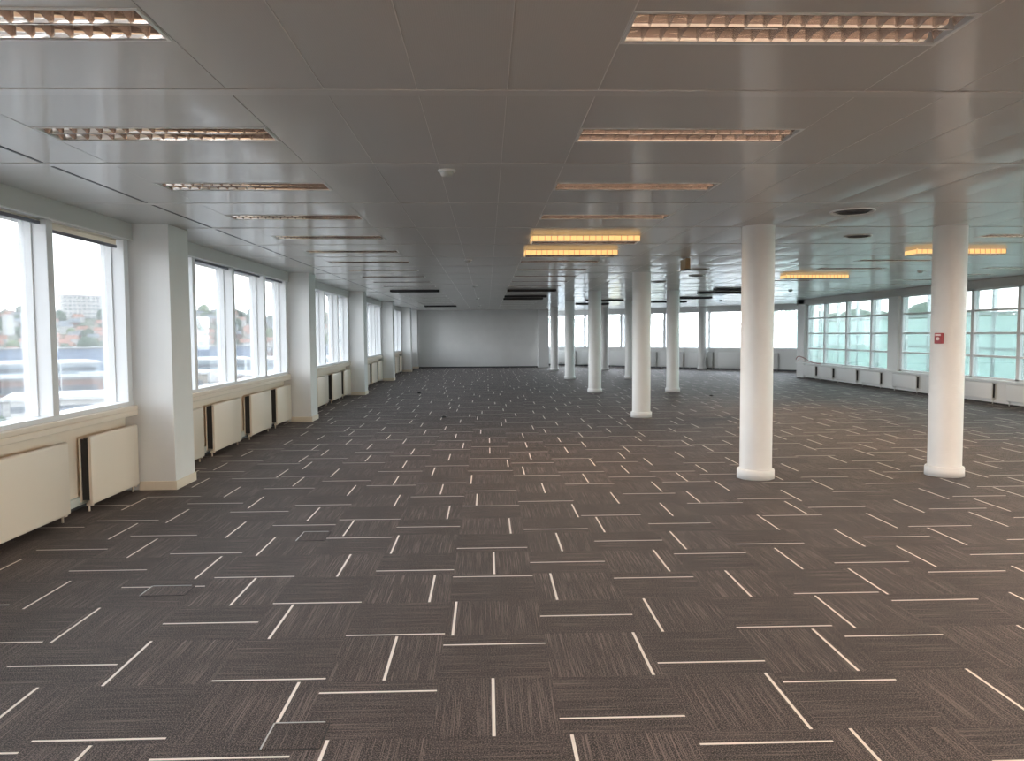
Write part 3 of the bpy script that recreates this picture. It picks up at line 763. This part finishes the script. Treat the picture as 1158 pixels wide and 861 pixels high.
# far trees
tps = []
for i, (mt, l) in enumerate((('tree', 'dark green'), ('treelight', 'light green'), ('tree', 'mid green rounded'))):
    o = obj('tree', blob(2.5, 1.05+.15*i, 40+i), M[mt]); tag(o, '%s tree among the hillside houses far beyond the left windows' % l, 'tree', '%s hillside trees' % l); tps.append(o)
rn = random.Random(11); first = [True]*3
taken = []
def spot(a0, a1, r0, r1, rad):
    for _ in range(300):
        az = rn.uniform(a0, a1); r_ = rn.uniform(r0, r1); x_, y_ = az_pos(az, r_)
        if all((x_-a)**2+(y_-b)**2 > (rad+c)**2 for a, b, c in taken): break
    else: return None
    taken.append((x_, y_, rad)); return az, r_, x_, y_
for a_, r_, c_ in ((26.9, 640, 20), (30.9, 560, 8), (24.6, 652, 11)):
    taken.append((*az_pos(a_, r_), c_))
for i in range(280):
    q = spot(9, 40, 430, 740, 4.4)
    if q is None: continue
    az, r_, x_, y_ = q; k = rn.choice((0, 0, 1, 2))
    o = tps[k]
    if not first[k]: o = tps[k].copy(); C.objects.link(o)
    first[k] = False
    s_ = rn.uniform(.7, 1.5); o.location = (x_, y_, hill_z(x_, y_)-.6); o.scale = (s_, s_, s_*rn.uniform(.8, 1.3)); o.rotation_euler = (0, 0, rn.uniform(0, 6))
# woodland on the ridge
bm = B()
for i in range(800):
    az = rn.uniform(-12, 62); r_ = rn.uniform(745, 860); x_, y_ = az_pos(az, r_)
    mt_ = Matrix.Translation((x_, y_, hill_z(x_, y_)+rn.uniform(0, 2))) @ Matrix.Diagonal((rn.uniform(3, 6), rn.uniform(3, 6), rn.uniform(3, 6), 1))
    bmesh.ops.create_icosphere(bm, subdivisions=1, radius=1, matrix=mt_)
for f in bm.faces: f.smooth = True
o = obj('woodland', bm, M['tree']); tag(o, 'dark line of woodland along the ridge of the distant hill', 'woodland', kind='stuff')
# houses
def house(wall, roof, wx, wy, h_, rh, nwin):
    t = thing('house', '', 'house')
    b = B(); box(b, -wx/2, wx/2, -wy/2, wy/2, -2, h_); obj('walls', b, M[wall], t)
    b = B(); o_ = .4
    A = [b.verts.new(q) for q in ((-wx/2-o_, -wy/2-o_, h_), (wx/2+o_, -wy/2-o_, h_), (wx/2+o_, wy/2+o_, h_), (-wx/2-o_, wy/2+o_, h_), (-wx/2-o_, 0, h_+rh), (wx/2+o_, 0, h_+rh))]
    for f in ((0,1,5,4), (2,3,4,5), (0,4,3), (1,2,5), (3,2,1,0)): b.faces.new([A[q] for q in f])
    obj('roof', b, M[roof], t)
    for q in range(nwin):
        for z_ in (1.2, 4.0):
            if z_+1.3 > h_: continue
            b = B(); xx = -wx/2+wx*(q+.5)/nwin; box(b, xx-.55, xx+.55, -wy/2-.06, -wy/2, z_, z_+1.3); obj('window', b, M['winddark'], t)
    b = B(); box(b, wx*.2, wx*.2+.7, -.4, .4, h_, h_+rh+1); obj('chimney', b, M['brick'], t)
    return t
hps = [(house('renderwhite', 'roofred', 11, 9, 6.2, 3.6, 3), 'white house with a red roof'), (house('rendercream', 'roofred', 9, 9, 5.6, 4, 2), 'cream house with a red roof'),
       (house('renderwhite', 'roofgrey', 13, 8, 6.5, 3, 4), 'white house with a grey roof'), (house('brick', 'roofgrey', 10, 9, 6, 4, 3), 'brick house with a grey roof')]
fh = [True]*4
for i in range(230):
    q = spot(9, 38, 430, 655, 5.3)
    if q is None: continue
    az, r_, x_, y_ = q; k = rn.choice((0, 0, 1, 2, 3))
    rz = math.radians(az)+rn.uniform(-.5, .5)
    t = hps[k][0]
    if fh[k]: fh[k] = False; t.location = (x_, y_, hill_z(x_, y_)); t.rotation_euler = (0, 0, rz)
    else: t = dup(t, (x_, y_, hill_z(x_, y_)), rz)
    t.scale = (.58, .58, .58); t['label'] = hps[k][1]+' on the distant hillside beyond the left windows'; t['group'] = 'hillside houses: '+hps[k][1]
def block(name, label, cat, az, r_, w_, d_, z0, z1, wall, roof, bands=0, grid=None, rot=0, roofth=.5):
    x_, y_ = az_pos(az, r_); t = thing(name, label, cat, (x_, y_, 0), math.radians(az)+rot)
    b = B(); box(b, -w_/2, w_/2, -d_/2, d_/2, z0, z1); obj('walls', b, M[wall], t)
    b = B(); box(b, -w_/2-.4, w_/2+.4, -d_/2-.4, d_/2+.4, z1, z1+roofth); obj('roof', b, M[roof], t)
    for i in range(bands):
        b = B(); zz = z0+(z1-z0)*(i+.35)/bands; box(b, -w_/2+1, w_/2-1, -d_/2-.08, -d_/2, zz, zz+(z1-z0)/bands*.35); obj('window_band', b, M['winddark'], t)
    if grid:
        nx, nz = grid
        for q in range(nx):
            b = B()
            for k in range(nz):
                xx = -w_/2+w_*(q+.5)/nx; zz = z0+(z1-z0)*(k+.3)/nz; box(b, xx-w_/nx*.28, xx+w_/nx*.28, -d_/2-.1, -d_/2, zz, zz+(z1-z0)/nz*.45)
            obj('window_column', b, M['winddark'], t)
    return t
block('apartment_block', 'long pale apartment block on top of the hill beyond the nearest windows', 'apartment building', 26.9, 640, 27, 13, 8, 30.5, 'renderwhite', 'whiteroof', grid=(9, 8), rot=.25)
block('apartment_block', 'small white block standing left of the apartment block on the hill', 'apartment building', 30.9, 560, 6, 8, 2, 14.5, 'whiteroof', 'whiteroof')
block('apartment_block', 'lower pale wing behind the apartment block on the hill', 'apartment building', 24.6, 652, 12, 12, 8, 25, 'renderwhite', 'whiteroof', grid=(4, 5), rot=.1)
sheds = [(30, 335, 56, 22, 'left'), (20, 340, 50, 22, 'middle'), (10.5, 345, 48, 22, 'right'), (42, 335, 60, 22, 'outer left')]
for az, r_, w_, d_, l in sheds:
    block('warehouse', 'long blue-grey clad warehouse in the valley, the %s one of the row' % l, 'warehouse', az, r_, w_, d_, GZ, -3.0, 'blueshed', 'greyroof')
for az, r_, w_, l in ((31, 262, 42, 'left'), (21, 266, 38, 'middle'), (12, 262, 34, 'right'), (42.5, 262, 42, 'outer left')):
    block('factory_hall', 'white-roofed factory hall in front of the blue-grey warehouses, the %s one' % l, 'factory', az, r_, w_, 30, GZ, -6.0, 'paleglassy', 'whiteroof', bands=2, rot=.05)
for az, r_, w_, l, wl, rf, z1 in ((29, 200, 22, 'brick workshop left of centre in the near yards', 'brick', 'greyroof', -7.6), (22.3, 205, 20, 'low pale depot building in the near yards', 'rendercream', 'whiteroof', -7.5), (15.5, 198, 22, 'low brick hall in the near yards, farthest along', 'brick', 'whiteroof', -7.8),
        (27.6, 158, 19, 'white flat-roofed hall close below the nearest windows', 'renderwhite', 'whiteroof', -9.0), (19, 150, 19, 'grey-roofed hall close below the second bay windows', 'rendercream', 'greyroof', -8.8), (37, 190, 24, 'brick workshop at the outer left of the near yards', 'brick', 'greyroof', -7.6)):
    block('workshop', l, 'workshop', az, r_, w_, 16, GZ, z1, wl, rf, bands=1, rot=-.06)
# vans and lamp posts in the yards
for i, (az, r_, l) in enumerate(((30.8, 228, 'white lorry parked by the factory hall, left'), (26, 232, 'white lorry parked by the factory hall, middle'), (18.4, 230, 'white lorry parked by the factory hall, right'))):
    x_, y_ = az_pos(az, r_); t = thing('lorry', l, 'lorry', (x_, y_, GZ), math.radians(az), group='white lorries in the yard')
    b = B(); box(b, -5, 3.5, -1.25, 1.25, 1.0, 4.2); obj('cargo_box', b, M['whiteroof'], t, bevel=.1)
    b = B(); box(b, 3.7, 5.6, -1.2, 1.2, .7, 3.3); obj('cab', b, M['renderwhite'], t, bevel=.3)
    for wx in (-4, -2.8, 4.6):
        b = B(); cyl(b, wx, .5, -1.3, 1.3, .5, 16, axis='Y'); obj('wheel', b, M['black'], t)
for i, az in enumerate((33, 28.2, 24.6, 20.2, 17, 13)):
    x_, y_ = az_pos(az, 178); t = thing('street_lamp', 'thin street lamp in the near yards, %s from the left' % ORD[i], 'street lamp', (x_, y_, GZ), 0, 'street lamps in the yards')
    b = B(); cyl(b, 0, 0, 0, 8.5, .09, 8); obj('pole', b, M['steelrail'], t)
    b = B(); box(b, -.9, .9, -.1, .1, 8.45, 8.6); obj('lamp_head', b, M['steelrail'], t)
# nearer trees with trunks
def near_tree(az, r_, mt, sc, label, seed, zb=GZ):
    x_, y_ = az_pos(az, r_); t = thing('tree', label, 'tree', (x_, y_, zb))
    b = B(); cyl(b, 0, 0, 0, 3.5*sc, .22*sc, 10, .14*sc); obj('trunk', b, M['trunk'], t)
    b = B(); rn_ = random.Random(seed)
    for q in range(26):
        a = rn_.uniform(0, 6.28); rr = rn_.uniform(0, 2.1)*sc; zz = (2.4+rn_.uniform(0, 3.2))*sc; s_ = rn_.uniform(.7, 1.25)*sc
        mtx = Matrix.Translation((rr*math.cos(a), rr*math.sin(a), zz)) @ Matrix.Rotation(rn_.uniform(0, 3), 4, 'X') @ Matrix.Diagonal((s_, s_, s_*.85, 1))
        ret = bmesh.ops.create_icosphere(b, subdivisions=2, radius=1, matrix=mtx)
        for v in ret['verts']: v.co += Vector((rn_.uniform(-.12, .12), rn_.uniform(-.12, .12), rn_.uniform(-.12, .12)))*sc
    obj('foliage', b, M[mt], t)
near_tree(33.3, 118, 'treeyellow', 1.0, 'yellow autumn tree at the left edge below the nearest windows', 1)
near_tree(31.6, 104, 'tree', .75, 'green tree below the yellow one at the left edge', 2)
near_tree(29.6, 106, 'treelight', .62, 'light green tree beside the dark green one below the windows', 3)
near_tree(18.0, 125, 'tree', .8, 'green tree outside the second window bay', 4)
near_tree(35.5, 120, 'tree', .9, 'green tree outside the leftmost pane, at the edge', 5)
# far side (beyond the oblique wall and the right terrace)
near_tree(-9.6, 62, 'treeyellow', .55, 'yellow tree beyond the far windows, left part', 6, -2.5)
near_tree(-12.8, 66, 'treelight', .55, 'round light green tree beyond the far windows', 7, -2.5)
near_tree(-15.4, 68, 'treelight', .5, 'second light green tree beyond the far windows, right part', 8, -2.5)
bm = B(); box(bm, -14, 40, 48, 90, GZ, -2.5); struct('ground.002', bm, M['whiteroof'])
t = thing('roof_building', 'low white rooftop building behind the fence beyond the far windows', 'building', (14, 74, -2.5), -.25)
b = B(); box(b, -16, 16, -4, 4, 0, 4.2); obj('walls', b, M['renderwhite'], t)
b = B(); box(b, -16.3, 16.3, -4.3, 4.3, 4.2, 4.5); obj('roof', b, M['whiteroof'], t)
for q in range(9):
    b = B(); xx = -14+q*3.5; box(b, xx-.9, xx+.9, -4.08, -4, 1.2, 3.2); obj('window', b, M['paleglassy'], t)
for i in range(40):
    if i == 0: hedge = B()
    az = -20-i*1.4; x_, y_ = az_pos(az, 300+40*rn.random())
    bmesh.ops.create_icosphere(hedge, subdivisions=2, radius=1, matrix=Matrix.Translation((x_, y_, 2+rn.uniform(-2, 2))) @ Matrix.Diagonal((9, 9, 8, 1)))
for f in hedge.faces: f.smooth = True
o = obj('tree_belt', hedge, M['tree']); tag(o, 'belt of trees on the horizon beyond the right terrace', 'woodland', kind='stuff')

# ------------------------------------------------------------------ light
W = bpy.data.worlds.new('overcast_sky'); bpy.context.scene.world = W; W.use_nodes = True
nt = W.node_tree; bg = nt.nodes['Background']; L = nt.links
tc = nt.nodes.new('ShaderNodeTexCoord'); sep = nt.nodes.new('ShaderNodeSeparateXYZ'); L.new(tc.outputs['Generated'], sep.inputs[0])
rp = nt.nodes.new('ShaderNodeValToRGB'); L.new(sep.outputs['Z'], rp.inputs['Fac'])
rp.color_ramp.elements[0].position = 0; rp.color_ramp.elements[0].color = (.97, .98, 1, 1)
rp.color_ramp.elements[1].position = .6; rp.color_ramp.elements[1].color = (.80, .89, 1, 1)
L.new(rp.outputs['Color'], bg.inputs['Color']); bg.inputs['Strength'].default_value = 7.0
def portal(loc, rot, sx, sy_):
    l = bpy.data.lights.new('window_daylight', 'AREA'); l.shape = 'RECTANGLE'; l.size = sx; l.size_y = sy_; l.cycles.is_portal = True
    o = bpy.data.objects.new('window_daylight', l); C.objects.link(o); o.location = loc; o.rotation_euler = rot
portal((-3.75, 15, 1.66), (0, -PI/2, 0), 1.58, 41)
portal((10.75, 10, 1.46), (0, PI/2, 0), 1.94, 32)
P_ = Mw @ Vector((Ld/2, .22, 1.63)); portal(P_, (PI/2, 0, ang+PI), Ld, 1.55) if False else None
l = bpy.data.lights.new('window_daylight', 'AREA'); l.shape = 'RECTANGLE'; l.size = Ld; l.size_y = 1.55; l.cycles.is_portal = True
o = bpy.data.objects.new('window_daylight', l); C.objects.link(o)
o.matrix_world = Mw @ Matrix.Translation((Ld/2, .22, 1.63)) @ Matrix.Rotation(-PI/2, 4, 'X')

for x_, y_, e_ in ((1.108, 8.84, 12), (1.108, 10.34, 12), (6.265, 10.34, 30), (6.265, 14.84, 30)):
    l = bpy.data.lights.new('lamp_light', 'AREA'); l.shape = 'RECTANGLE'; l.size = 1.1; l.size_y = .24; l.energy = e_; l.color = (1, .66, .36)
    o = bpy.data.objects.new('lamp_light', l); C.objects.link(o); o.location = (x_, y_, H-.073)
sc = bpy.context.scene
sc.view_settings.view_transform = 'Standard'; sc.view_settings.look = 'None'; sc.view_settings.gamma = 1
sc.view_settings.use_curve_mapping = False; sc.view_settings.exposure = 0.85
sc.cycles.max_bounces = 10; sc.cycles.diffuse_bounces = 6; sc.cycles.glossy_bounces = 4; sc.cycles.transparent_max_bounces = 12
sc.cycles.sample_clamp_indirect = 6; sc.cycles.use_denoising = True
sc.cycles.caustics_reflective = False; sc.cycles.caustics_refractive = False
